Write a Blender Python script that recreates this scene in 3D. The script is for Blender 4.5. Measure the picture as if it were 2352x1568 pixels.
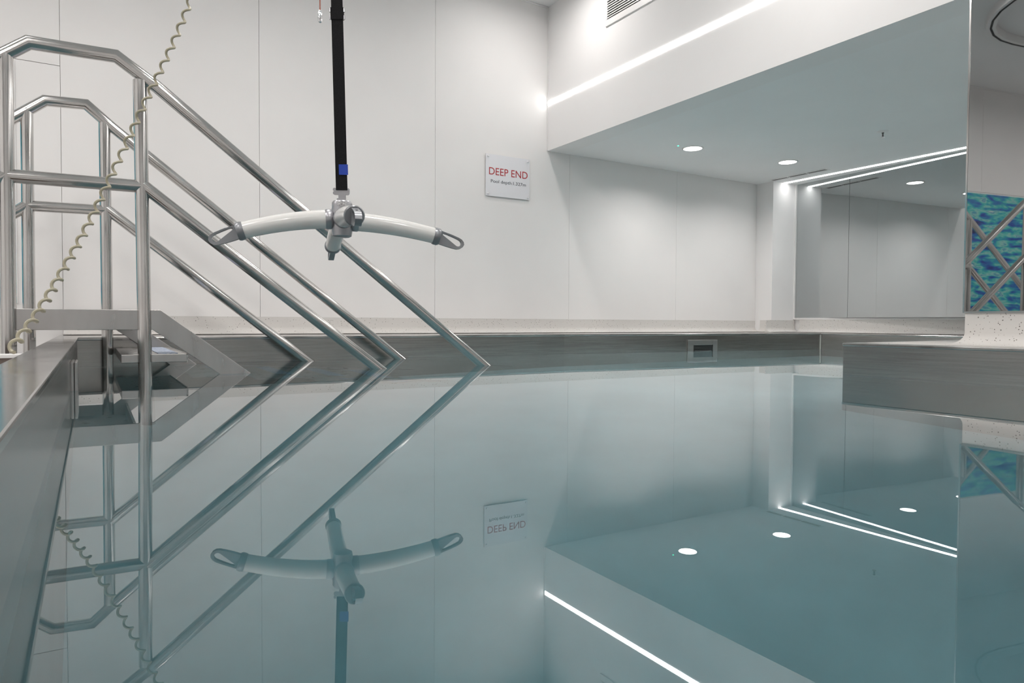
import bpy, bmesh, math, random
from mathutils import Vector, Matrix

random.seed(7)
S = bpy.context.scene
for o in list(bpy.data.objects):
    bpy.data.objects.remove(o, do_unlink=True)
C = S.collection

# ------------------------------------------------------------------ camera
# world: X along the back wall, Y towards the back wall, Z up, still water at Z = 0
F_PX, YAW, PITCH, ROLL, CAM_H = 1588.26, 0.545934, 0.028319, -0.00524, 0.2315
fw = Vector((math.sin(YAW) * math.cos(PITCH), math.cos(YAW) * math.cos(PITCH), -math.sin(PITCH)))
rt = Vector((math.cos(YAW), -math.sin(YAW), 0.0))
dn = fw.cross(rt)
r2 = rt * math.cos(ROLL) + dn * math.sin(ROLL)
d2 = dn * math.cos(ROLL) - rt * math.sin(ROLL)
cam = bpy.data.cameras.new('camera')
cam.sensor_width = 36.0
cam.lens = F_PX * 36.0 / 2352.0
cam.clip_start = 0.01
cam_o = bpy.data.objects.new('camera', cam)
C.objects.link(cam_o)
cam_o.matrix_world = Matrix(((r2.x, -d2.x, -fw.x, 0), (r2.y, -d2.y, -fw.y, 0),
                             (r2.z, -d2.z, -fw.z, CAM_H), (0, 0, 0, 1)))
S.camera = cam_o

# ------------------------------------------------------------------ world, exposure
w = bpy.data.worlds.new('world')
S.world = w
w.use_nodes = True
w.node_tree.nodes['Background'].inputs[0].default_value = (0.8, 0.85, 0.9, 1)
w.node_tree.nodes['Background'].inputs[1].default_value = 0.05
S.view_settings.view_transform = 'Standard'
S.view_settings.look = 'None'
S.view_settings.gamma = 1.0
S.view_settings.exposure = 0.0
S.view_settings.use_curve_mapping = False
S.cycles.max_bounces = 7
S.cycles.diffuse_bounces = 4
S.cycles.glossy_bounces = 5
S.cycles.transmission_bounces = 6
S.cycles.sample_clamp_indirect = 6.0
S.cycles.use_light_tree = False

LAMP_W = 16.5          # main ceiling downlights: bulkhead row and the added fill rows
ALC_W = 6.5            # alcove downlights
POOL_FILL_W = 105.0          # added underwater lamp that lifts the alcove ceiling
LED_BULK = 9.0        # emission of the bulkhead line
LED_ALC = 17.0

# ------------------------------------------------------------------ materials
def nmat(name):
    m = bpy.data.materials.new(name)
    m.use_nodes = True
    nt = m.node_tree
    return m, nt, nt.nodes['Principled BSDF']

def plain(name, col, rough=0.5, metal=0.0, spec=0.5, coat=0.0):
    m, nt, b = nmat(name)
    b.inputs['Base Color'].default_value = (*col, 1)
    b.inputs['Roughness'].default_value = rough
    b.inputs['Metallic'].default_value = metal
    b.inputs['Specular IOR Level'].default_value = spec
    b.inputs['Coat Weight'].default_value = coat
    return m

def add(nt, t, **kw):
    n = nt.nodes.new(t)
    for k, v in kw.items():
        setattr(n, k, v)
    return n

def mottled(name, c1, c2, scale, rough, vec_scale=(1, 1, 1), bump=0.0, metal=0.0, rough2=None, detail=4.0):
    m, nt, b = nmat(name)
    tc = add(nt, 'ShaderNodeTexCoord'); mp = add(nt, 'ShaderNodeMapping')
    mp.inputs['Scale'].default_value = vec_scale
    nz = add(nt, 'ShaderNodeTexNoise')
    nz.inputs['Scale'].default_value = scale
    nz.inputs['Detail'].default_value = detail
    cr = add(nt, 'ShaderNodeValToRGB')
    cr.color_ramp.elements[0].color = (*c1, 1); cr.color_ramp.elements[0].position = 0.35
    cr.color_ramp.elements[1].color = (*c2, 1); cr.color_ramp.elements[1].position = 0.65
    L = nt.links.new
    L(tc.outputs['Object'], mp.inputs['Vector']); L(mp.outputs[0], nz.inputs['Vector'])
    L(nz.outputs['Fac'], cr.inputs[0]); L(cr.outputs[0], b.inputs['Base Color'])
    b.inputs['Roughness'].default_value = rough
    b.inputs['Metallic'].default_value = metal
    if rough2 is not None:
        mr = add(nt, 'ShaderNodeMapRange')
        mr.inputs['From Min'].default_value = 0.3; mr.inputs['From Max'].default_value = 0.7
        mr.inputs['To Min'].default_value = rough; mr.inputs['To Max'].default_value = rough2
        L(nz.outputs['Fac'], mr.inputs['Value']); L(mr.outputs[0], b.inputs['Roughness'])
    if bump:
        bp = add(nt, 'ShaderNodeBump')
        bp.inputs['Strength'].default_value = 1.0
        bp.inputs['Distance'].default_value = bump
        L(nz.outputs['Fac'], bp.inputs['Height']); L(bp.outputs[0], b.inputs['Normal'])
    return m

def emit(name, col, s):
    m = bpy.data.materials.new(name); m.use_nodes = True
    nt = m.node_tree
    nt.nodes.remove(nt.nodes['Principled BSDF'])
    e = add(nt, 'ShaderNodeEmission')
    e.inputs[0].default_value = (*col, 1); e.inputs[1].default_value = s
    nt.links.new(e.outputs[0], nt.nodes['Material Output'].inputs[0])
    return m

def terrazzo_mat(name, base, chip1, chip2):
    m, nt, b = nmat(name)
    L = nt.links.new
    tc = add(nt, 'ShaderNodeTexCoord')
    col = None
    prev = add(nt, 'ShaderNodeRGB'); prev.outputs[0].default_value = (*base, 1)
    for sc, thr, c in ((60, 0.14, chip1), (85, 0.13, chip2), (38, 0.10, chip1)):
        v = add(nt, 'ShaderNodeTexVoronoi'); v.inputs['Scale'].default_value = sc; v.inputs['Randomness'].default_value = 1.0
        L(tc.outputs['Object'], v.inputs['Vector'])
        n = add(nt, 'ShaderNodeTexNoise'); n.inputs['Scale'].default_value = sc * 0.35
        L(tc.outputs['Object'], n.inputs['Vector'])
        a = add(nt, 'ShaderNodeMath', operation='LESS_THAN'); a.inputs[1].default_value = thr
        L(v.outputs['Distance'], a.inputs[0])
        g = add(nt, 'ShaderNodeMath', operation='GREATER_THAN'); g.inputs[1].default_value = 0.47
        L(n.outputs['Fac'], g.inputs[0])
        mu = add(nt, 'ShaderNodeMath', operation='MULTIPLY')
        L(a.outputs[0], mu.inputs[0]); L(g.outputs[0], mu.inputs[1])
        mx = add(nt, 'ShaderNodeMix', data_type='RGBA')
        L(mu.outputs[0], mx.inputs[0]); L(prev.outputs[0] if prev.bl_idname == 'ShaderNodeRGB' else prev.outputs[2], mx.inputs[6])
        mx.inputs[7].default_value = (*c, 1)
        prev = mx
    L(prev.outputs[2], b.inputs['Base Color'])
    b.inputs['Roughness'].default_value = 0.4
    return m

def art_mat(name):
    m, nt, b = nmat(name)
    L = nt.links.new
    tc = add(nt, 'ShaderNodeTexCoord'); mp = add(nt, 'ShaderNodeMapping')
    mp.inputs['Scale'].default_value = (1.6, 1.0, 7.0)
    mp.inputs['Rotation'].default_value = (0, 0.05, 0)
    n1 = add(nt, 'ShaderNodeTexNoise'); n1.inputs['Scale'].default_value = 2.3
    n1.inputs['Detail'].default_value = 5; n1.inputs['Distortion'].default_value = 0.35
    cr = add(nt, 'ShaderNodeValToRGB'); e = cr.color_ramp.elements
    e[0].position = 0.30; e[0].color = (0.006, 0.02, 0.12, 1)
    e[1].position = 0.70; e[1].color = (0.62, 0.74, 0.70, 1)
    for p, c in ((0.38, (0.012, 0.07, 0.40)), (0.45, (0.02, 0.22, 0.48)), (0.50, (0.03, 0.42, 0.46)), (0.545, (0.12, 0.56, 0.50)), (0.58, (0.30, 0.62, 0.56)), (0.63, (0.03, 0.30, 0.46))):
        q = e.new(p); q.color = (*c, 1)
    L(tc.outputs['Object'], mp.inputs[0]); L(mp.outputs[0], n1.inputs['Vector'])
    L(n1.outputs['Fac'], cr.inputs[0]); L(cr.outputs[0], b.inputs['Base Color'])
    b.inputs['Roughness'].default_value = 0.15
    return m

M = {}
M['panel'] = mottled('white_wall_panel', (0.83, 0.815, 0.805), (0.86, 0.845, 0.835), 1.5, 0.6)
M['paint'] = mottled('white_paint', (0.85, 0.84, 0.835), (0.87, 0.86, 0.855), 2.0, 0.7)
M['ceil'] = mottled('ceiling_paint', (0.86, 0.86, 0.86), (0.88, 0.88, 0.88), 2.0, 0.8)
M['gap'] = plain('joint_filler', (0.70, 0.68, 0.66), 0.7)
M['terr'] = terrazzo_mat('terrazzo', (0.68, 0.66, 0.635), (0.20, 0.185, 0.17), (0.40, 0.37, 0.33))
M['tankst'] = mottled('brushed_tank_steel', (0.43, 0.42, 0.405), (0.46, 0.45, 0.435), 6, 0.20, (0.6, 0.6, 25), 0.0, 1.0, 0.25)
M['coping'] = mottled('polished_coping_steel', (0.56, 0.55, 0.54), (0.62, 0.61, 0.60), 8, 0.12, (1, 1, 1), 0.0, 1.0, 0.2)
M['tube'] = mottled('satin_tube_steel', (0.56, 0.545, 0.53), (0.66, 0.645, 0.63), 30, 0.10, (0.15, 0.15, 0.15), 0.0, 1.0, 0.18)
M['plate'] = mottled('brushed_plate_steel', (0.49, 0.48, 0.47), (0.53, 0.52, 0.51), 5, 0.26, (4, 4, 1.0), 0.0, 1.0, 0.34)
M['weld'] = plain('bright_weld', (0.75, 0.74, 0.72), 0.3, 1.0)
M['poolfloor'] = mottled('pool_floor_steel', (0.56, 0.58, 0.58), (0.64, 0.66, 0.66), 3, 0.5, (1, 1, 1), 0.0, 0.1)
M['pooldeep'] = mottled('pool_wall_steel', (0.30, 0.295, 0.285), (0.36, 0.355, 0.345), 3, 0.3, (1, 1, 0.2), 0.0, 0.7)
M['mirror'] = plain('grey_tinted_mirror', (0.53, 0.555, 0.56), 0.01, 1.0)
M['mirror2'] = plain('smoked_mirror', (0.44, 0.45, 0.45), 0.015, 1.0)
M['dark'] = plain('dark_void', (0.012, 0.012, 0.012), 0.7)
M['black'] = mottled('black_webbing', (0.008, 0.008, 0.009), (0.014, 0.014, 0.015), 300, 0.75)
M['black'].node_tree.nodes['Principled BSDF'].inputs['Specular IOR Level'].default_value = 0.12
M['blue'] = plain('blue_tape', (0.012, 0.05, 0.36), 0.35)
M['enamel'] = plain('white_enamel', (0.72, 0.72, 0.70), 0.22, 0.0, 0.5, 0.4)
M['cast'] = plain('grey_cast_alloy', (0.26, 0.27, 0.285), 0.35, 0.55)
M['silver'] = plain('silver_hub', (0.42, 0.42, 0.44), 0.32, 0.7)
M['chrome'] = plain('chrome', (0.8, 0.8, 0.82), 0.08, 1.0)
M['cable'] = plain('beige_cable', (0.36, 0.33, 0.24), 0.4)
M['redcord'] = plain('rust_red_cord', (0.32, 0.07, 0.03), 0.6)
M['sign'] = plain('sign_white', (0.80, 0.80, 0.83), 0.25)
M['red'] = plain('sign_red', (0.42, 0.02, 0.025), 0.4)
M['ink'] = plain('sign_ink', (0.03, 0.035, 0.045), 0.4)
M['cap'] = plain('clear_cap', (0.82, 0.82, 0.84), 0.12)
M['led'] = emit('led_white', (1.0, 0.985, 0.97), LED_BULK)
M['led2'] = emit('led_white_alcove', (1.0, 0.985, 0.97), LED_ALC)
M['disc'] = emit('downlight_disc', (1.0, 0.985, 0.96), 10.0)
M['green'] = emit('green_indicator', (0.05, 1.0, 0.5), 4.0)
M['trim'] = plain('white_trim', (0.82, 0.81, 0.80), 0.35)
M['grey'] = plain('grey_slot', (0.10, 0.10, 0.10), 0.6)
M['taupe'] = plain('taupe_board', (0.20, 0.16, 0.14), 0.5)
M['floor'] = mottled('grey_vinyl', (0.50, 0.50, 0.50), (0.56, 0.56, 0.55), 60, 0.5)
M['art'] = art_mat('sea_artwork')
M['tread'] = mottled('chequer_tread', (0.30, 0.30, 0.29), (0.55, 0.54, 0.53), 90, 0.4, (1, 1, 1), 0.002, 0.8, None, 1.0)
M['grit'] = mottled('blue_grit_tape', (0.20, 0.27, 0.42), (0.62, 0.66, 0.72), 160, 0.7)

def water_mat():
    m = bpy.data.materials.new('pool_water'); m.use_nodes = True
    nt = m.node_tree
    nt.nodes.remove(nt.nodes['Principled BSDF'])
    gl = add(nt, 'ShaderNodeBsdfGlossy'); gl.inputs['Roughness'].default_value = 0.0
    gl.inputs['Color'].default_value = (1, 1, 1, 1)
    rf = add(nt, 'ShaderNodeBsdfRefraction'); rf.inputs['Roughness'].default_value = 0.0
    rf.inputs['IOR'].default_value = 1.333
    geo = add(nt, 'ShaderNodeNewGeometry')
    ior = add(nt, 'ShaderNodeMapRange')                 # glossy still surface from above, plain water from below
    ior.inputs['To Min'].default_value = 1.95; ior.inputs['To Max'].default_value = 1.333
    fr = add(nt, 'ShaderNodeFresnel')
    g = add(nt, 'ShaderNodeMixShader')
    nt.links.new(geo.outputs['Backfacing'], ior.inputs['Value'])
    nt.links.new(ior.outputs[0], fr.inputs['IOR'])
    nt.links.new(fr.outputs[0], g.inputs[0])
    nt.links.new(rf.outputs[0], g.inputs[1])
    nt.links.new(gl.outputs[0], g.inputs[2])
    rf.inputs['Color'].default_value = (0.52, 0.84, 0.92, 1)
    out = nt.nodes['Material Output']
    nt.links.new(g.outputs[0], out.inputs[0])
    return m
M['water'] = water_mat()
for k_ in ('disc', 'green'):
    M[k_].cycles.emission_sampling = 'NONE'      # the lamp beside each disc carries its light

# matte paints are plain diffuse
for k_ in ('panel', 'paint', 'ceil', 'floor', 'gap', 'poolfloor', 'terr'):
    nt_ = M[k_].node_tree; b_ = nt_.nodes['Principled BSDF']
    df_ = nt_.nodes.new('ShaderNodeBsdfDiffuse')
    df_.inputs[0].default_value = b_.inputs['Base Color'].default_value
    for l_ in list(nt_.links):
        if l_.to_node == b_ and l_.to_socket.name == 'Base Color':
            nt_.links.new(l_.from_socket, df_.inputs[0])
    nt_.links.new(df_.outputs[0], nt_.nodes['Material Output'].inputs[0])

# ------------------------------------------------------------------ helpers
def tag(o, label=None, cat=None, group=None, kind=None):
    if label: o['label'] = label
    if cat: o['category'] = cat
    if group: o['group'] = group
    if kind: o['kind'] = kind
    return o

def empty(name, loc, label=None, cat=None, kind=None, group=None):
    o = bpy.data.objects.new(name, None)
    o.empty_display_size = 0.05
    C.objects.link(o)
    o.location = loc
    return tag(o, label, cat, group, kind)

def wloc(p):
    v = Vector((0, 0, 0))
    while p is not None:
        v += p.location
        p = p.parent
    return v

def mk(name, vs, fs, mat, parent=None, smooth=False, origin=None):
    """mesh from world-space vertices; the origin sits at `origin` (default parent's)"""
    base = wloc(parent) if parent else Vector((0, 0, 0))
    org = Vector(origin) if origin is not None else (base if parent else Vector((0, 0, 0)))
    me = bpy.data.meshes.new(name)
    me.from_pydata([tuple(Vector(v) - org) for v in vs], [], fs)
    bm = bmesh.new(); bm.from_mesh(me)
    bmesh.ops.recalc_face_normals(bm, faces=bm.faces)
    bm.to_mesh(me); bm.free()
    if smooth:
        for p in me.polygons: p.use_smooth = True
        me.set_sharp_from_angle(angle=math.radians(35))
    me.materials.append(mat)
    o = bpy.data.objects.new(name, me)
    C.objects.link(o)
    if parent: o.parent = parent
    o.location = org - base
    return o

BF = [(0, 1, 3, 2), (4, 6, 7, 5), (0, 4, 5, 1), (2, 3, 7, 6), (0, 2, 6, 4), (1, 5, 7, 3)]
def boxv(x0, x1, y0, y1, z0, z1):
    return [(x, y, z) for x in (x0, x1) for y in (y0, y1) for z in (z0, z1)]

def box(name, b, mat, parent=None, bevel=0.0, origin=None):
    o = mk(name, boxv(*b), BF, mat, parent, False, origin)
    if bevel:
        bm = bmesh.new(); bm.from_mesh(o.data)
        bmesh.ops.bevel(bm, geom=list(bm.edges), offset=bevel, segments=2, affect='EDGES', profile=0.5)
        for f in bm.faces: f.smooth = True
        bm.to_mesh(o.data); bm.free()
        o.data.set_sharp_from_angle(angle=math.radians(15))
    return o

def prism(name, poly, lift, mat, parent=None, bevel=0.0):
    """polygon (3D points, planar) extruded by vector lift"""
    n = len(poly); lv = Vector(lift)
    vs = [Vector(p) for p in poly] + [Vector(p) + lv for p in poly]
    fs = [tuple(range(n)), tuple(range(2 * n - 1, n - 1, -1))]
    fs += [(i, (i + 1) % n, n + (i + 1) % n, n + i) for i in range(n)]
    o = mk(name, vs, fs, mat, parent)
    if bevel:
        bm = bmesh.new(); bm.from_mesh(o.data)
        bmesh.ops.bevel(bm, geom=list(bm.edges), offset=bevel, segments=2, affect='EDGES', profile=0.5)
        for f in bm.faces: f.smooth = True
        bm.to_mesh(o.data); bm.free()
        o.data.set_sharp_from_angle(angle=math.radians(15))
    return o

def tube_vf(pts, radii, n=20, ell=None, cap=True):
    """mitred tube; radii scalar or list; ell=(side vector, factor) flattens"""
    P = [Vector(p) for p in pts]; m = len(P)
    R = radii if isinstance(radii, (list, tuple)) else [radii] * m
    D = [(P[i + 1] - P[i]).normalized() for i in range(m - 1)]
    d = D[0]
    up = Vector((0, 0, 1)) if abs(d.z) < 0.9 else Vector((0, 1, 0))
    a = d.cross(up).normalized()
    vs, fs = [], []
    for i in range(m):
        din = D[max(i - 1, 0)]; dout = D[min(i, m - 2)]
        b = din.cross(a).normalized()
        mid = din + dout
        for k in range(n):
            t = 2 * math.pi * k / n
            o = (a * math.cos(t) + b * math.sin(t)) * R[i]
            if ell: o = o - ell[0] * (o.dot(ell[0]) * (1 - ell[1]))
            s = -o.dot(mid) / din.dot(mid)
            vs.append(P[i] + o + din * s)
        if dout != din:
            q = din.rotation_difference(dout)
            a = q @ a
            a = (a - dout * a.dot(dout)).normalized()
    for i in range(m - 1):
        for k in range(n):
            k2 = (k + 1) % n
            fs.append((i * n + k, i * n + k2, (i + 1) * n + k2, (i + 1) * n + k))
    if cap:
        fs.append(tuple(range(n - 1, -1, -1)))
        fs.append(tuple((m - 1) * n + k for k in range(n)))
    return vs, fs

def tube(name, pts, r, mat, parent=None, n=20, ell=None):
    vs, fs = tube_vf(pts, r, n, ell)
    return mk(name, vs, fs, mat, parent, True)

def lathe(name, prof, center, mat, parent=None, n=32, axis=(0, 0, 1)):
    """profile [(radius, along)] revolved about axis through center"""
    ax = Vector(axis).normalized()
    u = ax.cross(Vector((0.3, 0.9, 0.2))).normalized(); v = ax.cross(u)
    c = Vector(center); vs = []; fs = []
    for r, h in prof:
        for k in range(n):
            t = 2 * math.pi * k / n
            vs.append(c + ax * h + (u * math.cos(t) + v * math.sin(t)) * r)
    for i in range(len(prof) - 1):
        for k in range(n):
            k2 = (k + 1) % n
            fs.append((i * n + k, i * n + k2, (i + 1) * n + k2, (i + 1) * n + k))
    fs.append(tuple(range(n))); fs.append(tuple((len(prof) - 1) * n + k for k in range(n)))
    return mk(name, vs, fs, mat, parent, True)

def struct(o):
    o['kind'] = 'structure'
    return o

# ------------------------------------------------------------------ room constants
W1 = 4.68            # back wall plane
ZC = 2.76            # main ceiling
ZS = 1.614           # lowered alcove ceiling
XB = 3.163           # bulkhead face
XM = 6.031           # alcove mirror plane
XL, YF, ZF = -3.2, -2.6, -0.9
COP = 0.143          # rim height above the water

# ------------------------------------------------------------------ shell
wb = struct(box('wall_back', (XL, 6.3, W1, W1 + 0.15, ZF, ZC + 0.05), M['gap']))
seams = [-2.578, -1.358, -0.138, 0.9315, 2.1686, 3.386, 4.598, 5.69]
G = 0.0009
for i in range(len(seams) - 1):
    a, b = seams[i] + G, seams[i + 1] - G
    top = ZC if b < XB + 0.3 else ZS
    if b <= -0.13:                                  # left of the tank: tall lower sheets, short upper sheets
        box('wall_panel', (a, b, W1 - 0.010, W1 + 0.01, ZF, 1.6505), M['panel'], wb, 0.0012)
        box('wall_panel', (a, b, W1 - 0.010, W1 + 0.01, 1.6535, top), M['panel'], wb, 0.0012)
    else:
        box('wall_panel', (a, b, W1 - 0.010, W1 + 0.01, 0.255, top), M['panel'], wb, 0.0012)
box('wall_panel', (XL, seams[0] - G, W1 - 0.010, W1 + 0.01, ZF, ZC), M['panel'], wb, 0.0012)

struct(box('wall_left', (XL - 0.15, XL, YF, W1, ZF, ZC + 0.05), M['paint']))
struct(box('wall_front', (XL, 6.3, YF - 0.15, YF, ZF, ZC + 0.05), M['paint']))
struct(box('ceiling', (XL, XB + 0.02, YF, W1, ZC, ZC + 0.12), M['ceil']))
struct(box('floor', (XL, -0.17, YF, W1, ZF - 0.1, ZF), M['floor']))
struct(box('wall_bulkhead', (XB, XB + 0.18, YF, W1, ZS, ZC + 0.05), M['paint']))
struct(box('ceiling_alcove', (XB + 0.18, 6.3, 0.9, W1, ZS, ZS + 0.12), M['ceil']))
struct(box('wall_alcove', (XM + 0.012, XM + 0.2, 0.9, W1, -0.2, ZS), M['paint']))
struct(box('wall_pier', (5.69, XM + 0.012, 4.475, W1 - 0.0005, 0.15, ZS), M['paint']))
struct(box('wall_right', (3.40, 3.52, YF, 0.98, -0.2, ZS), M['paint']))
struct(box('wall_alcove_near', (3.60, XM + 0.2, 0.80, 0.92, -0.2, ZS), M['paint']))
# inside-corner bead between back wall and bulkhead, and cove bead at the ceiling
struct(box('trim_1', (XB - 0.007, XB, W1 - 0.019, W1 - 0.010, ZS, ZC), M['trim'], None, 0.002))
struct(box('trim_2', (XL, XB - 0.007, W1 - 0.022, W1 - 0.010, ZC - 0.012, ZC), M['trim'], None, 0.003))
struct(box('trim_3', (XM - 0.012, XM + 0.012, 4.463, 4.475, 0.27, ZS), M['trim'], None, 0.002))
struct(box('trim_4', (XM - 0.014, XM + 0.012, 1.0, 4.475, 0.268, 0.287), M['trim'], None, 0.002))

# terrazzo coved skirtings
def cove_profile(depth, top):
    pr = [(depth, 0.0)]
    for k in range(7):
        t = k / 6 * math.pi / 2
        pr.append((depth * (1 - math.sin(t)) * 0.93 + 0.012 , 0.003 + 0.045 * (1 - math.cos(t))))
    pr += [(0.012, top), (0.0, top), (0.0, 0.0)]
    return pr
def skirting(name, p0, p1, inward, depth, top, z0=COP + 0.002):
    p0 = Vector((*p0, z0)); p1 = Vector((*p1, z0)); nv = Vector((*inward, 0))
    pr = cove_profile(depth, top)
    n = len(pr); vs = []
    for p in (p0, p1):
        for a, h in pr: vs.append(p + nv * a + Vector((0, 0, h)))
    fs = [tuple(range(n)), tuple(range(2 * n - 1, n - 1, -1))] + [(i, (i + 1) % n, n + (i + 1) % n, n + i) for i in range(n)]
    return struct(mk(name, vs, fs, M['terr'], None, True))
skirting('baseboard_back', (-0.138, W1), (5.69, W1), (0, -1), 0.07, 0.110)
skirting('baseboard_pier', (5.69, W1 - 0.08), (5.69, 4.475), (-1, 0), 0.06, 0.117)
skirting('baseboard_pier_side', (5.60, 4.475), (XM, 4.475), (0, -1), 0.06, 0.117)
skirting('baseboard_alcove', (XM, 4.40), (XM, 1.0), (-1, 0), 0.06, 0.124)

# ------------------------------------------------------------------ pool tank
tank = empty('pool_tank', (1.5, 1.5, -1.327), 'brushed stainless steel pool tank with a flat rim and welded wall sheets', 'pool')
PA, PB = Vector((-0.063, -2.0)), Vector((2.96, -2.0))
PC, PD = Vector((2.96, 1.93)), Vector((5.70, 2.22))
PE, PG = Vector((5.70, 3.942)), Vector((2.985, 4.172))
PH = Vector((-0.063, 4.03))
loop = [PA, PB, PC, PD, PE, PG, PH]
def off2(p, q, d):
    """outward offset direction for edge p->q of a counter-clockwise loop"""
    e = (q - p).normalized()
    return Vector((e.y, -e.x)) * d
T = 0.03
names = ['near_wall', 'right_wall', 'alcove_front_wall', 'alcove_end_wall', 'back_wall_sheet', 'back_wall_sheet', 'left_wall']
for i, nm in enumerate(names):
    p, q = loop[i], loop[(i + 1) % len(loop)]
    o2 = off2(p, q, T)
    for z0, z1, mt, n2 in ((-0.12, COP - 0.012, M['tankst'], nm), (-1.327, -0.12, M['pooldeep'], nm.replace('wall', 'lower_wall'))):
        prism(n2, [(p.x, p.y, z0), (q.x, q.y, z0), (q.x + o2.x, q.y + o2.y, z0), (p.x + o2.x, p.y + o2.y, z0)], (0, 0, z1 - z0), mt, tank)
prism('tank_floor', [(p.x, p.y, -1.357) for p in loop], (0, 0, 0.03), M['poolfloor'], tank)
# rims (flat steel flanges with a small rolled front edge)
def flange(name, pts, mat=M['coping'], z=COP, th=0.014):
    return prism(name, [(x, y, z - th) for x, y in pts], (0, 0, th), mat, tank, 0.003)
flange('left_rim', [(-0.157, -2.0), (-0.059, -2.0), (-0.059, 4.034), (-0.157, 4.034)])
flange('back_rim', [(-0.157, 4.036), (-0.059, 4.026), (2.985, 4.168), (2.985, W1 - 0.012), (-0.138, W1 - 0.012), (-0.157, 4.60)])
flange('back_rim', [(2.986, 4.168), (5.696, 3.938), (5.69, 4.47), (5.685, W1 - 0.012), (2.986, W1 - 0.012)])
flange('end_rim', [(5.697, 2.22), (XM - 0.015, 2.22), (XM - 0.015, 4.47), (5.692, 4.47), (5.697, 3.938)])
flange('right_rim', [(2.956, -2.0), (3.03, -2.0), (3.03, 1.86), (2.956, 1.934)])
flange('alcove_front_rim', [(2.957, 1.934), (3.031, 1.862), (5.70, 2.14), (5.697, 2.224)])
tube('weld_bead', [(5.697, 3.939, -0.01), (5.697, 3.939, COP - 0.014)], 0.006, M['weld'], tank, 8)
# outer cladding of the left tank side
box('outer_panel', (-0.150, -0.093, -2.0, 4.60, ZF, COP - 0.016), M['panel'], tank)
# terrazzo deck behind the right-hand rim
deck = struct(prism('floor_deck', [(3.032, YF, COP - 0.04), (6.05, YF, COP - 0.04), (6.05, 2.15, COP - 0.04), (5.70, 2.138, COP - 0.04), (3.032, 1.86, COP - 0.04)], (0, 0, 0.041), M['terr']))

# water body
def ring_offset(d):
    out = []
    n = len(loop)
    for i in range(n):
        a = off2(loop[i - 1], loop[i], d); b = off2(loop[i], loop[(i + 1) % n], d)
        nrm = (a + b); nrm = nrm / (nrm.length_squared) * 2 * d * d if nrm.length > 1e-6 else a
        out.append(loop[i] + nrm)
    return out
wr = ring_offset(0.008)
wo = prism('pool_water', [(p.x, p.y, -1.34) for p in wr], (0, 0, 1.34), M['water'])
tag(wo, 'still clear turquoise water filling the pool, mirroring the room', 'water', None, 'stuff')

# skimmer inlet plate on the back wall
def on_back(X):
    t = (X - PG.x) / (PE.x - PG.x)
    return PG.y + (PE.y - PG.y) * t
sk = empty('skimmer_plate', (4.30, on_back(4.30), 0.0), 'square steel skimmer plate with a dark slot at the waterline of the back wall', 'skimmer')
e2 = (PE - PG).normalized(); nin = Vector((e2.y, -e2.x))      # along the wall, into the pool
def skp(s, dep, z):
    c = Vector((4.30, on_back(4.30)))
    p = c + e2 * s + nin * dep
    return (p.x, p.y, z)
def skbar(nm, s0, s1, z0, z1, d0, d1, mt):
    prism(nm, [skp(s0, d0, z0), skp(s1, d0, z0), skp(s1, d0, z1), skp(s0, d0, z1)], (nin.x * (d1 - d0), nin.y * (d1 - d0), 0), mt, sk, 0.0015)
skbar('frame_side', -0.155, -0.097, -0.092, 0.092, 0.002, 0.012, M['plate'])
skbar('frame_side', 0.110, 0.158, -0.092, 0.092, 0.002, 0.012, M['plate'])
skbar('frame_top', -0.097, 0.110, 0.050, 0.092, 0.002, 0.012, M['plate'])
skbar('frame_bottom', -0.097, 0.110, -0.092, -0.050, 0.002, 0.012, M['plate'])
skbar('slot', -0.097, 0.110, -0.050, 0.050, 0.001, 0.003, M['dark'])
skbar('weir_flap', -0.085, 0.098, -0.020, 0.006, 0.0035, 0.006, M['grey'])

# double bar bracket on the left wall
bk = empty('weir_bracket', (-0.062, 2.70, 0.0), 'slim pair of upright steel bars fixed at the waterline of the left pool wall', 'bracket')
for x0 in (-0.0605, -0.0505):
    box('bar', (x0, x0 + 0.0085, 2.66, 2.86, -0.06, 0.092), M['plate'], bk, 0.0015)
box('back_plate', (-0.0625, -0.0608, 2.66, 2.90, -0.06, 0.088), M['plate'], bk)

# ------------------------------------------------------------------ stairs
st = empty('pool_stairs', (0.0, 3.6, -1.327), 'stainless steel pool stairs with double tube handrails climbing over the left rim', 'stairs')
R = 0.0257
def railing(yy, xl, xr, top, mid_r, mid_end, lean):
    zt = 1.20
    tube('post', [(xl - 0.004, yy, ZF), (xl, yy, zt + 0.02)], R, M['tube'], st, 24)
    tube('post', [(xr + lean, yy, -1.33), (xr, yy, 0.19 * 0 + zt)], R, M['tube'], st, 24)
    tube('top_rail', top, R, M['tube'], st, 24)
    tube('middle_rail', [(xl, yy, 0.768), (xr, yy, 0.774)], R, M['tube'], st, 24)
    s = (0.763 - 0.0) / (mid_end - (xr + 0.027))
    tube('sloping_middle_rail', [(xr, yy, 0.785), (mid_end, yy, 0.0), (mid_end + 0.16, yy, -0.16 * s)], R, M['tube'], st, 24)
    tube('outer_middle_rail', [(xl, yy, 0.772), (xl - 1.25, yy, 0.772 - 1.25 * 0.80)], R, M['tube'], st, 24)
YN, YFR = 3.205, 3.995
railing(YN, -0.266, 0.176, [(-1.45, YN, 1.275 - 1.256 * 0.80), (-0.194, YN, 1.275), (0.093, YN, 1.281), (0.237, YN, 1.186), (1.772, YN, 0.0), (1.93, YN, -0.122)], None, 1.190, 0.020)
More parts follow.
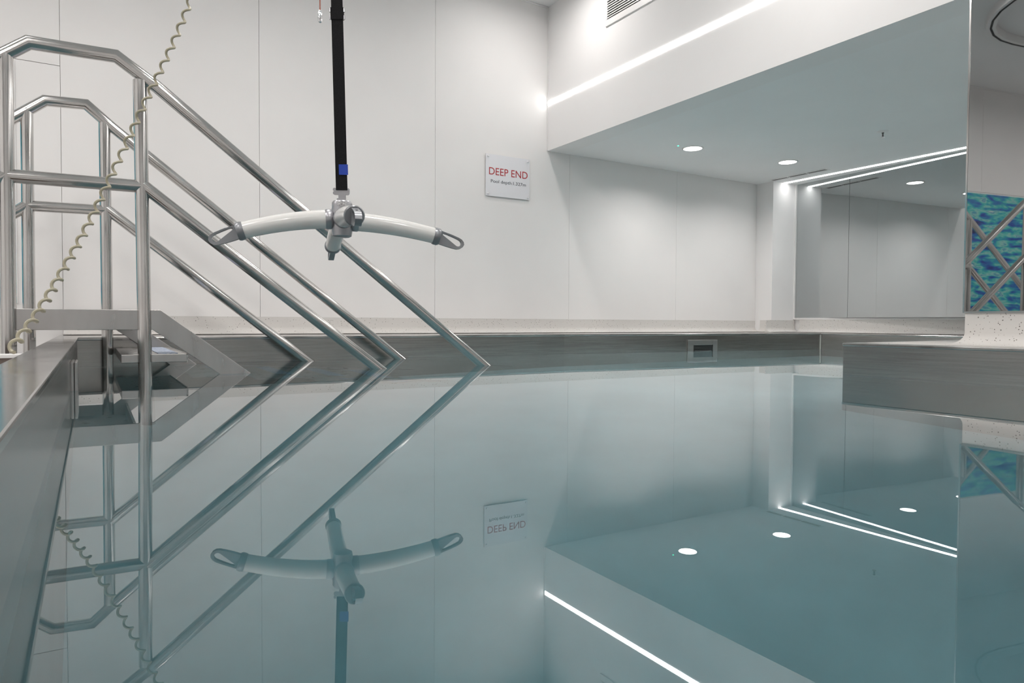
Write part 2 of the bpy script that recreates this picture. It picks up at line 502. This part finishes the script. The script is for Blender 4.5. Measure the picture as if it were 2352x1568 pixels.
railing(YFR, -0.252, 0.063, [(-1.45, YFR, 1.272 - 1.27 * 0.82), (-0.180, YFR, 1.272), (-0.013, YFR, 1.281), (0.091, YFR, 1.191), (1.622, YFR, 0.0), (1.78, YFR, -0.123)], None, 1.055, 0.006)
# side stringers
def stringer(yy, pts, th):
    prism('stringer', [(x, yy, z) for x, z in pts], (0, th, 0), M['plate'], st, 0.0015)
sl = 0.273 / (0.597 - 0.243)
stringer(YN - 0.004, [(-0.245, 0.272), (0.243, 0.273), (0.597, 0.0), (0.597 + 1.0, -1.0 * sl), (0.469 + 1.0, -1.0 * sl), (0.469, 0.0), (0.214, 0.191), (-0.245, 0.191)], 0.008)
slf = 0.272 / 0.362
stringer(YFR - 0.004, [(-0.235, 0.272), (0.110, 0.272), (0.472, 0.0), (1.472, -1.0 * slf), (1.345, -1.0 * slf), (0.345, 0.0), (0.090, 0.191), (-0.235, 0.191)], 0.008)
box('platform', (-0.240, 0.150, YN + 0.006, YFR - 0.006, 0.243, 0.262), M['plate'], st)
box('platform_end', (-0.252, -0.244, YN + 0.004, YFR - 0.006, 0.188, 0.272), M['plate'], st)
box('platform_front', (0.140, 0.150, YN + 0.006, YFR - 0.006, 0.188, 0.243), M['plate'], st)
# treads with chequered nosings and grit strips
for k in range(5):
    x0, x1, zt = 0.10 + k * 0.262, 0.345 + k * 0.262, 0.090 - k * 0.205
    tr = box('tread', (x0, x1 - 0.004, YN + 0.006, YFR - 0.006, zt - 0.034, zt), M['plate'], st, 0.002)
    box('nosing', (x1 - 0.004, x1 + 0.002, YN + 0.008, YFR - 0.008, zt - 0.036, zt + 0.001), M['tread'], tr)
    box('grit_strip', (x1 - 0.11, x1 - 0.035, YN + 0.03, YFR - 0.03, zt + 0.0004, zt + 0.003), M['grit'], tr)

# outside steps down to the floor
for k in range(3):
    x1 = -0.30 - k * 0.30
    zt = 0.05 - k * 0.24
    box('outer_tread', (x1 - 0.28, x1, YN + 0.03, YFR - 0.03, zt - 0.03, zt), M['plate'], st, 0.002)

# ------------------------------------------------------------------ low screen outside the rim
ls = empty('low_screen', (-0.6, 2.4, ZF), 'low taupe screen with a thin white capping beyond the left rim', 'screen')
box('board', (-1.2, -0.166, 2.31, 2.36, ZF, 0.126), M['taupe'], ls)
box('capping', (-1.21, -0.162, 2.30, 2.37, 0.1265, 0.136), M['trim'], ls, 0.001)

# ------------------------------------------------------------------ lights
def downlight(x, y, z, r, watt, label, group, name='downlight', spread=150):
    e = empty(name, (x, y, z), label, 'light', None, group)
    lathe('trim_ring', [(r, -0.001), (r, -0.006), (r * 1.10, -0.006), (r * 1.17, -0.0025), (r * 1.17, 0.0)], (x, y, z), M['trim'], e, 40)
    lathe('diffuser', [(r * 0.99, -0.0045), (r * 0.99, -0.001)], (x, y, z), M['disc'], e, 40)
    ld = bpy.data.lights.new('downlight_lamp', 'AREA')
    ld.shape = 'DISK'; ld.size = r * 1.9; ld.energy = watt
    ld.spread = math.radians(spread); ld.color = (1.0, 0.955, 0.925)
    lo = bpy.data.objects.new('lamp', ld); C.objects.link(lo)
    lo.parent = e; lo.location = (0, 0, -0.0075)
    return e
GA = 'downlights in the lowered alcove ceiling'
downlight(4.082, 3.977, ZS, 0.072, ALC_W, 'round alcove downlight beside the tiny green indicator', GA)
downlight(5.108, 3.875, ZS, 0.072, ALC_W, 'round alcove downlight nearest the slot vent and mirror', GA)
GM = 'downlights in the main ceiling'
for x, y, k, l in ((2.70, 3.98, 0.36, 'main ceiling downlight close to the back wall and bulkhead'),
                   (2.70, 2.05, 0.7, 'main ceiling downlight halfway along the bulkhead'),
                   (2.70, 0.10, 0.12, 'main ceiling downlight by the mirrored column'),
                   (0.95, 3.05, 1.0, 'added ceiling fill downlight over the sloping handrails'),  # from here on: unseen rows added for even ambient light
                   (0.95, 1.30, 1.0, 'added ceiling fill downlight over the spreader bar side of the pool'),
                   (0.95, -0.60, 1.0, 'added ceiling fill downlight over the near end of the pool'),
                   (-0.80, 3.05, 1.0, 'added ceiling fill downlight above the stair platform'),
                   (-0.80, 1.30, 1.0, 'added ceiling fill downlight above the left rim'),
                   (-0.80, -0.60, 1.0, 'added ceiling fill downlight outside the rim at the near end'),
                   (-2.40, 3.05, 1.0, 'added ceiling fill downlight in front of the sea artwork'),
                   (-2.40, 0.60, 1.0, 'added ceiling fill downlight along the left wall')):
    downlight(x, y, ZC, 0.075, LAMP_W * k, l, GM, spread=170)
# added underwater lamp, set in the tank wall to brighten the alcove ceiling
GU = None
def added_pool_lamp(c, n, watt, label):
    e = empty('added_underwater_lamp', c, label, 'light', None, GU)
    lathe('bezel', [(0.095, 0.001), (0.095, 0.008), (0.080, 0.012)], c, M['plate'], e, 32, n)
    lathe('lens', [(0.078, 0.0125), (0.060, 0.016), (0.02, 0.018)], c, M['disc'], e, 32, n)
    ld = bpy.data.lights.new('added_underwater_fill', 'AREA')
    ld.shape = 'DISK'; ld.size = 0.15; ld.energy = watt; ld.color = (1.0, 0.86, 0.82)
    lo = bpy.data.objects.new('lamp', ld); C.objects.link(lo)
    lo.parent = e; lo.location = Vector(n) * 0.022
    lo.rotation_euler = Vector(n).to_track_quat('-Z', 'Y').to_euler()
added_pool_lamp((4.35, 2.081, -0.55), (-0.105, 0.994, 0), POOL_FILL_W, 'added underwater fill lamp below the alcove rim')
gi = lathe('indicator_light', [(0.005, -0.004), (0.006, -0.001), (0.006, 0.0)], (3.930, 3.984, ZS), M['green'], None, 16)
tag(gi, 'tiny green indicator light in the alcove ceiling', 'indicator')

# LED lines
lb = empty('led_line', (XB, 1.5, 1.991), 'long white LED line set into the bulkhead face', 'light')
box('diffuser', (XB - 0.004, XB - 0.0002, -2.0, W1 - 0.0195, 1.975, 2.008), M['led'], lb)
la = empty('led_line', (5.857, 3.0, ZS), 'white LED line in the alcove ceiling beside the mirror', 'light')
box('diffuser', (5.840, 5.874, 1.62, 4.474, ZS - 0.004, ZS - 0.0002), M['led2'], la)

# air grille in the bulkhead
ag = empty('air_grille', (XB, 3.45, 2.339), 'white louvred air grille high on the bulkhead', 'vent')
y0, y1, z0, z1 = 2.95, 3.931, 2.337, 2.700
box('frame_bottom', (XB - 0.010, XB, y0, y1, z0, z0 + 0.045), M['trim'], ag, 0.002)
box('frame_top', (XB - 0.010, XB, y0, y1, z1 - 0.045, z1), M['trim'], ag, 0.002)
box('frame_side', (XB - 0.010, XB, y1 - 0.020, y1, z0 + 0.045, z1 - 0.045), M['trim'], ag, 0.002)
box('frame_side', (XB - 0.010, XB, y0, y0 + 0.020, z0 + 0.045, z1 - 0.045), M['trim'], ag, 0.002)
box('duct', (XB - 0.0015, XB - 0.0003, y0 + 0.02, y1 - 0.02, z0 + 0.045, z1 - 0.045), M['dark'], ag)
zz = z0 + 0.052
while zz < z1 - 0.05:
    prism('louvre', [(XB - 0.0095, y0 + 0.02, zz), (XB - 0.0085, y0 + 0.02, zz + 0.0085), (XB - 0.002, y0 + 0.02, zz + 0.010), (XB - 0.002, y0 + 0.02, zz + 0.003)], (0, y1 - y0 - 0.04, 0), M['trim'], ag)
    zz += 0.0172

# slot diffuser in the alcove ceiling
sd = empty('slot_vent', (5.64, 4.17, ZS), 'narrow twin slot air vent in the alcove ceiling', 'vent')
box('frame', (5.600, 5.680, 3.86, 4.46, ZS - 0.003, ZS - 0.0002), M['trim'], sd, 0.0008)
for xs in (5.622, 5.646):
    for ya, yb in ((3.875, 4.06), (4.075, 4.26), (4.275, 4.445)):
        box('slot', (xs, xs + 0.013, ya, yb, ZS - 0.0042, ZS - 0.0031), M['grey'], sd)

# sprinkler
sp = empty('sprinkler', (4.873, 2.902, ZS), 'small pendent fire sprinkler in the alcove ceiling', 'sprinkler')
lathe('rose', [(0.012, -0.010), (0.036, -0.004), (0.040, 0.0)], (4.873, 2.902, ZS), M['trim'], sp, 24)
lathe('bulb', [(0.004, -0.040), (0.0055, -0.030), (0.004, -0.018), (0.008, -0.016), (0.008, -0.010)], (4.873, 2.902, ZS), M['grey'], sp, 12)
lathe('deflector', [(0.012, -0.044), (0.012, -0.041)], (4.873, 2.902, ZS), M['chrome'], sp, 16)

# ------------------------------------------------------------------ mirrors
mr = empty('wall_mirror', (XM, 3.0, 0.288), 'floor to ceiling grey tinted mirror filling the alcove end wall', 'mirror')
ys = [4.462, 3.879, 2.70, 1.62]
MRA, MLE = math.radians(3.4), 0.0          # the glass is set slightly out of square
def mxp(y, z, d): return (XM + 0.006 - math.tan(MRA) * (4.475 - y) + MLE * (ZS - z) + d, y, z)
for i in range(len(ys) - 1):
    ya, yb, za, zb = ys[i + 1] + 0.0015, ys[i] - 0.0015, 0.288, ZS - 0.001
    prism('mirror_pane', [mxp(ya, za, 0), mxp(yb, za, 0), mxp(yb, zb, 0), mxp(ya, zb, 0)], (0.006, 0, 0), M['mirror'], mr)

# mirrored column on a terrazzo plinth
MA = math.radians(5.3)
nm = Vector((-math.cos(MA), math.sin(MA), 0)); tg = Vector((-math.sin(MA), -math.cos(MA), 0))
m0 = Vector((3.172, 1.520, 0))
def colp(s, d, z): return tuple(m0 + tg * s + nm * d + Vector((0, 0, z)))
wc = struct(prism('wall_column', [colp(0.006, -0.012, 0.145), colp(0.62, -0.012, 0.145), colp(0.62, -0.34, 0.145), colp(0.006, -0.34, 0.145)], (0, 0, ZS - 0.146), M['paint']))
cm = empty('column_mirror', tuple(m0 + tg * 0.3 + Vector((0, 0, 0.284))), 'smoked mirror panel cladding the column at the right', 'mirror')
prism('mirror_pane', [colp(0.003, -0.006, 0.286), colp(0.60, -0.006, 0.286), colp(0.60, 0.0, 0.286), colp(0.003, 0.0, 0.286)], (0, 0, ZS - 0.29), M['mirror2'], cm)
prism('edge_strip', [colp(-0.004, -0.012, 0.280), colp(0.003, -0.012, 0.280), colp(0.003, 0.0015, 0.280), colp(-0.004, 0.0015, 0.280)], (0, 0, ZS - 0.284), M['tube'], cm)
prism('bottom_strip', [colp(0.003, -0.012, 0.278), colp(0.60, -0.012, 0.278), colp(0.60, 0.002, 0.278), colp(0.003, 0.002, 0.278)], (0, 0, 0.008), M['plate'], cm)
# plinth with a coved foot, turned round the corner
def plinth():
    pr = [(0.055, 0.0)]
    for k in range(8):
        t = k / 7 * math.pi / 2
        pr.append((0.05 * (1 - math.sin(t)), 0.002 + 0.05 * (1 - math.cos(t))))
    pr.append((0.0, 0.135))
    z0 = COP + 0.0015
    corners = [(0.60, 0.0), (0.004, 0.0), (0.004, -0.33)]
    dirs = [(0, 1), (-1, 1), (-1, 0)]
    vs = []; n = len(pr)
    for (s, d), (ds, dd) in zip(corners, dirs):
        for a, h in pr: vs.append(colp(s + ds * a, d - 0.004 + dd * a, z0 + h))
    fs = []
    for i in range(2):
        for k in range(n - 1):
            fs.append((i * n + k, i * n + k + 1, (i + 1) * n + k + 1, (i + 1) * n + k))
    b = len(vs)
    vs.append(colp(0.60, -0.33, z0 + 0.135)); vs.append(colp(0.60, -0.33, z0))
    fs.append((n - 1, 2 * n - 1, 3 * n - 1, b))
    return struct(mk('baseboard_column', vs, fs, M['terr'], None, True))
plinth()

# ------------------------------------------------------------------ artwork on the back wall
aw = empty('wall_artwork', (-1.2, W1 - 0.010, 0.323), 'large teal and blue abstract sea artwork on the back wall at the far left', 'artwork')
box('print', (-2.45, -0.351, W1 - 0.016, W1 - 0.0105, 0.323, 1.636), M['art'], aw)
box('edge_trim', (-0.351, -0.346, W1 - 0.018, W1 - 0.0105, 0.320, 1.639), M['trim'], aw)

# ------------------------------------------------------------------ depth sign
sx0, sx1, sz0, sz1 = 2.587, 2.984, 1.199, 1.519
sg = empty('depth_sign', (2.785, W1 - 0.018, 1.199), 'white acrylic DEEP END depth sign held by four corner caps', 'sign')
box('plate', (sx0, sx1, W1 - 0.024, W1 - 0.018, sz0, sz1), M['sign'], sg, 0.001)
for x in (sx0 + 0.018, sx1 - 0.018):
    for z in (sz0 + 0.018, sz1 - 0.018):
        lathe('standoff_cap', [(0.0075, -0.010), (0.008, 0.010), (0.007, 0.013), (0.003, 0.0145)], (x, W1 - 0.020, z), M['cap'], sg, 16, (0, -1, 0))

def text_mesh(name, body, width, cap_h, x_mid, z_base, mat, parent):
    cu = bpy.data.curves.new(name, 'FONT')
    cu.body = body; cu.size = 1.0; cu.align_x = 'LEFT'; cu.resolution_u = 4
    to = bpy.data.objects.new(name, cu); C.objects.link(to)
    dg = bpy.context.evaluated_depsgraph_get()
    me = bpy.data.meshes.new_from_object(to.evaluated_get(dg))
    bpy.data.objects.remove(to, do_unlink=True); bpy.data.curves.remove(cu)
    xs = [v.co.x for v in me.vertices]
    x_0, x_1 = min(xs), max(xs)
    kx = width / (x_1 - x_0); kz = cap_h / 0.729
    base = wloc(parent)
    for v in me.vertices:
        X = x_mid - width / 2 + (v.co.x - x_0) * kx
        Z = z_base + v.co.y * kz
        v.co = Vector((X, W1 - 0.0247, Z)) - base
    bm = bmesh.new(); bm.from_mesh(me)
    ex = bmesh.ops.extrude_face_region(bm, geom=list(bm.faces))
    for g in ex['geom']:
        if isinstance(g, bmesh.types.BMVert): g.co.y += 0.0006
    bmesh.ops.recalc_face_normals(bm, faces=bm.faces)
    bm.to_mesh(me); bm.free()
    me.materials.clear(); me.materials.append(mat)
    o = bpy.data.objects.new(name, me); C.objects.link(o); o.parent = parent
    return o
def words(name, parts, cap_h, z_base, mat, x_left, x_right, label):
    """words laid out over x_left..x_right with their natural advance widths"""
    def adv(t):
        cu = bpy.data.curves.new('measure', 'FONT'); cu.body = t; cu.size = 1.0
        to = bpy.data.objects.new('measure', cu); C.objects.link(to)
        me = bpy.data.meshes.new_from_object(to.evaluated_get(bpy.context.evaluated_depsgraph_get()))
        xs = [v.co.x for v in me.vertices]
        bpy.data.objects.remove(to, do_unlink=True); bpy.data.curves.remove(cu); bpy.data.meshes.remove(me)
        return max(xs) - min(xs)
    ws = [adv(p) for p in parts]; sp = 0.36
    k = (x_right - x_left) / (sum(ws) + sp * (len(ws) - 1))
    x = x_left
    for p, wd in zip(parts, ws):
        o = text_mesh(name, p, wd * k, cap_h, x + wd * k / 2, z_base, mat, sg)
        o['label'] = label % p
        x += (wd + sp) * k
words('heading_lettering', ['DEEP', 'END'], 0.0585, sz1 - 0.1565, M['red'], 2.615, 2.965, 'red lettering reading %s')
words('depth_lettering', ['Pool', 'depth', '1.327m'], 0.0255, sz1 - 0.2165, M['ink'], 2.631, 2.949, 'dark lettering reading %s')

# ------------------------------------------------------------------ hoist strap and spreader bar
H = Vector((0.667, 2.117, 0.538))
sb = empty('spreader_bar', tuple(H), 'white four-armed hoist spreader bar with grey hooks hanging over the pool', 'spreader bar')
ang1 = math.atan2(2.030 - 2.200, 0.990 - 0.345)
dirs = {'right': ang1, 'left': ang1 + math.pi, 'front': ang1 - math.pi / 2 + 0.06, 'rear': ang1 + math.pi / 2 + 0.06}
def arm(a, droop, dz):
    d = Vector((math.cos(a), math.sin(a), 0)); sd_ = Vector((-d.y, d.x, 0))
    up = Vector((0, 0, 1))
    def P(t): return H + d * t + up * (0.004 - 0.045 * (t / 0.285) ** 1.9 * droop + dz)
    pts = [P(0.040 + (0.292 - 0.040) * i / 12) for i in range(13)]
    rad = [0.0292 - 0.0042 * (i / 12) for i in range(13)]
    ar = tube('arm', pts, rad, M['enamel'], sb, 24)
    e0, e1 = P(0.286), P(0.305)
    ax = (e1 - e0).normalized(); ux = sd_.cross(ax) * -1
    if ux.z < 0: ux = -ux
    tube('collar', [e0, e0 + ax * 0.006, e0 + ax * 0.014, e0 + ax * 0.020], [0.0268, 0.0282, 0.0282, 0.0255], M['cast'], ar, 24)
    tube('root_collar', [P(0.028), P(0.034), P(0.046), P(0.050)], [0.027, 0.031, 0.031, 0.0296], M['silver'], ar, 24)
    # flat snap hook: outer outline and eye, in the plane of ax / ux
    b0 = e0 + ax * 0.018
    outer = [(0.0, 0.021), (0.020, 0.019), (0.045, 0.0165), (0.062, 0.014), (0.074, 0.0105), (0.082, 0.004), (0.085, -0.004), (0.082, -0.013), (0.075, -0.020), (0.065, -0.0235), (0.050, -0.024), (0.030, -0.0235), (0.012, -0.0225), (0.0, -0.0215)]
    inner = [(0.010, 0.0145), (0.022, 0.0145), (0.043, 0.0115), (0.060, 0.0085), (0.069, 0.006), (0.074, 0.001), (0.0755, -0.004), (0.074, -0.009), (0.070, -0.013), (0.065, -0.0145), (0.060, -0.0138), (0.040, -0.0045), (0.022, 0.0035), (0.010, 0.0090)]
    n = len(outer); vs = []; th = 0.0092
    for off in (-th, th):
        for x, z in outer: vs.append(b0 + ax * x + ux * z + sd_ * off)
        for x, z in inner: vs.append(b0 + ax * x + ux * z + sd_ * off * 0.9)
    fs = []
    for i in range(n):
        j = (i + 1) % n
        fs += [(i, j, n + j, n + i), (2 * n + i, 3 * n + i, 3 * n + j, 2 * n + j), (i, 2 * n + i, 2 * n + j, j), (n + i, n + j, 3 * n + j, 3 * n + i)]
    hk = mk('hook', vs, fs, M['cast'], ar, True)
    g0 = b0 + ax * 0.028 + ux * 0.0165; g1 = b0 + ax * 0.046 + ux * 0.0142
    tube('gate', [g0, g1], 0.0042, M['cast'], ar, 8)
arm(dirs['left'], 1.0, 0.004); arm(dirs['right'], 0.75, 0.0)
arm(dirs['front'], 0.62, 0.004); arm(dirs['rear'], 1.0, 0.0)
hub = lathe('hub', [(0.022, -0.047), (0.029, -0.043), (0.031, -0.030), (0.033, -0.012), (0.033, 0.030), (0.031, 0.046), (0.031, 0.058), (0.027, 0.064), (0.016, 0.067)], H, M['silver'], sb, 36)
vd = (Vector((0, 0, CAM_H)) - H); vd.z = 0; vd.normalize()
vs_ = Vector((-vd.y, vd.x, 0))
pl = lathe('blue_dot', [(0.004, 0.0), (0.004, 0.0012)], H + vd * 0.0322 - vs_ * 0.0 + Vector((0, 0, 0.022)) , M['blue'], hub, 14, tuple(vd))
lab = mk('rating_label', [H + (vd * math.cos(t) + vs_ * math.sin(t)) * 0.0316 + Vector((0, 0, z)) for t in [i * 0.16 - 0.48 for i in range(7)] for z in (0.046, 0.059)],
         [(2 * i, 2 * i + 2, 2 * i + 3, 2 * i + 1) for i in range(6)], mottled('engraved_label', (0.25, 0.25, 0.26), (0.7, 0.7, 0.7), 220, 0.4), hub, True)

hs = empty('hoist_strap', (0.667, 2.13, 0.605), 'black webbing hoist strap with a blue tag, hanging from the ceiling', 'strap')
rs = r2.copy(); rs.z = 0; rs.normalize(); fs_ = Vector((-rs.y, rs.x, 0))
def sp_(u, v, z, zref=0.64):
    """point on the strap: u across, v thickness, height z (strap leans slightly)"""
    k = (z - 0.64)
    c = Vector((0.668 - 0.0125 * k / 0.6 , 2.124 + 0.008 * k / 0.6, z))
    return c + rs * u + fs_ * v
def ribbon(name, w, th, zs, mat, parent, u0=0.0, v0=0.0):
    vs = []; fs = []
    for z in zs:
        for u, v in ((-w / 2, -th / 2), (w / 2, -th / 2), (w / 2, th / 2), (-w / 2, th / 2)):
            vs.append(sp_(u + u0, v + v0, z))
    for i in range(len(zs) - 1):
        for k in range(4):
            k2 = (k + 1) % 4
            fs.append((4 * i + k, 4 * i + k2, 4 * i + 4 + k2, 4 * i + 4 + k))
    fs += [(3, 2, 1, 0), tuple(len(vs) - 4 + k for k in range(4))]
    return mk(name, vs, fs, mat, parent)
ribbon('webbing', 0.0355, 0.003, [0.637, 0.68, 0.9, 1.2, 1.6, 2.0, 2.4, 2.558], M['black'], hs)
ribbon('webbing_fold', 0.0335, 0.0028, [0.637, 0.67, 0.80, 1.16, 1.195], M['black'], hs, 0.002, -0.0034)
bkl = ribbon('buckle', 0.040, 0.010, [1.160, 1.163, 1.193, 1.196], M['black'], hs, 0.001, -0.002)
for u in (-0.0205, 0.0225):
    for z in (1.166, 1.188):
        tube('rivet', [sp_(u, -0.004, z - 0.006), sp_(u, -0.004, z + 0.006)], 0.0032, M['chrome'], bkl, 8)
ribbon('blue_tag', 0.028, 0.0012, [0.684, 0.686, 0.712, 0.716], M['blue'], hs, 0.0085, -0.0062)
# T-shaped steel hanger plate
def hang(u, z, v): return sp_(u * 1.25, v, z)
outl = [(0.0095, 0.604), (0.0095, 0.623), (0.016, 0.623), (0.0185, 0.626), (0.0195, 0.632), (0.0195, 0.640), (0.0175, 0.6435), (0.014, 0.642), (0.014, 0.637), (-0.015, 0.6375), (-0.015, 0.644), (-0.0185, 0.645), (-0.0215, 0.642), (-0.0215, 0.637), (-0.0185, 0.6345), (-0.0215, 0.632), (-0.0215, 0.626), (-0.0185, 0.6235), (-0.008, 0.6235), (-0.008, 0.613), (-0.012, 0.612), (-0.013, 0.607), (-0.0105, 0.604)]
vs = [hang(u, z, -0.003) for u, z in outl] + [hang(u, z, 0.003) for u, z in outl]
n = len(outl)
mk('hanger_plate', vs, [tuple(range(n)), tuple(range(2 * n - 1, n - 1, -1))] + [(i, (i + 1) % n, n + (i + 1) % n, n + i) for i in range(n)], M['silver'], hs)

# ------------------------------------------------------------------ ceiling track and hoist motor
tk = empty('hoist_track', (0.62, 2.16, 2.70), 'white curved ceiling track carrying the hoist', 'track')
tp = [Vector((0.627, -1.2)), Vector((0.627, 2.75))]
for k in range(1, 9):
    t = k / 8 * math.pi / 2
    tp.append(Vector((-0.273 + 0.9 * math.cos(t), 2.75 + 0.9 * math.sin(t))))
tp.append(Vector((-2.4, 3.65)))
def sweep_rect(name, path2, w_, z0, z1, mat, parent):
    vs = []; fs = []; n_ = len(path2)
    for i, p in enumerate(path2):
        d = (path2[min(i + 1, n_ - 1)] - path2[max(i - 1, 0)]).normalized()
        nn = Vector((-d.y, d.x)) * w_ / 2
        vs += [(p.x - nn.x, p.y - nn.y, z0), (p.x + nn.x, p.y + nn.y, z0), (p.x + nn.x, p.y + nn.y, z1), (p.x - nn.x, p.y - nn.y, z1)]
    for i in range(n_ - 1):
        for k in range(4):
            k2 = (k + 1) % 4
            fs.append((4 * i + k, 4 * i + k2, 4 * i + 4 + k2, 4 * i + 4 + k))
    fs += [(3, 2, 1, 0), tuple(4 * n_ - 4 + k for k in range(4))]
    return mk(name, vs, fs, mat, parent)
sweep_rect('rail', tp, 0.07, 2.695, 2.7595, M['trim'], tk)
sweep_rect('slot', tp, 0.016, 2.6925, 2.6945, M['dark'], tk)
hm = empty('hoist_motor', (0.627, 2.16, 2.56), 'white hoist motor hanging from the ceiling track above the strap', 'hoist')
box('casing', (0.535, 0.719, 2.02, 2.30, 2.56, 2.675), M['enamel'], hm, 0.02)
box('trolley', (0.60, 0.654, 2.09, 2.23, 2.675, 2.692), M['cast'], hm)

# ------------------------------------------------------------------ pull cord
pc = empty('pull_cord', (0.745, 2.629, 1.35), 'thin rust-red pull cord ending in a small chrome weight', 'cord')
tube('cord', [(0.745, 2.629, 1.395), (0.746, 2.630, 2.757)], 0.0022, M['redcord'], pc, 8)
lathe('weight', [(0.002, 0.0), (0.0065, 0.003), (0.0085, 0.012), (0.0080, 0.034), (0.0055, 0.041), (0.0045, 0.046)], (0.745, 2.629, 1.351), M['chrome'], pc, 20)

# ------------------------------------------------------------------ coiled cable
path = [Vector(p) for p in ((-0.162, 1.975, 0.160), (-0.118, 2.135, 0.245), (-0.068, 2.305, 0.365), (-0.003, 2.455, 0.524), (0.053, 2.540, 0.674), (0.139, 2.615, 0.902), (0.306, 2.684, 1.351), (0.46, 2.60, 1.95), (0.58, 2.33, 2.545))]
def cat(P, t):
    n = len(P) - 1
    i = min(int(t), n - 1); f = t - i
    p0 = P[max(i - 1, 0)]; p1 = P[i]; p2 = P[i + 1]; p3 = P[min(i + 2, n)]
    return 0.5 * ((2 * p1) + (p2 - p0) * f + (2 * p0 - 5 * p1 + 4 * p2 - p3) * f * f + (3 * p1 - p0 - 3 * p2 + p3) * f ** 3)
dense = [cat(path, k * (len(path) - 1) / 900) for k in range(901)]
acc = [0.0]
for k in range(900): acc.append(acc[-1] + (dense[k + 1] - dense[k]).length)
def onpath(s):
    lo, hi = 0, 900
    while hi - lo > 1:
        m_ = (lo + hi) // 2
        if acc[m_] <= s: lo = m_
        else: hi = m_
    f = (s - acc[lo]) / max(acc[hi] - acc[lo], 1e-9)
    return dense[lo].lerp(dense[hi], f), (dense[hi] - dense[lo]).normalized()
pitch, rc, per = 0.0525, 0.0088, 14
N = int(acc[-1] / pitch * per)
pts = []
for k in range(N + 1):
    s = acc[-1] * k / N
    c, d = onpath(s)
    a = d.cross(Vector((0.2, -1, 0.1))).normalized(); b = d.cross(a)
    t = 2 * math.pi * s / pitch
    pts.append(c + (a * math.cos(t) + b * math.sin(t)) * rc)
cb = tube('coiled_cable', pts, 0.0042, M['cable'], None, 8)
tag(cb, 'beige coiled control cable slanting from the ceiling to the left rim', 'cable')
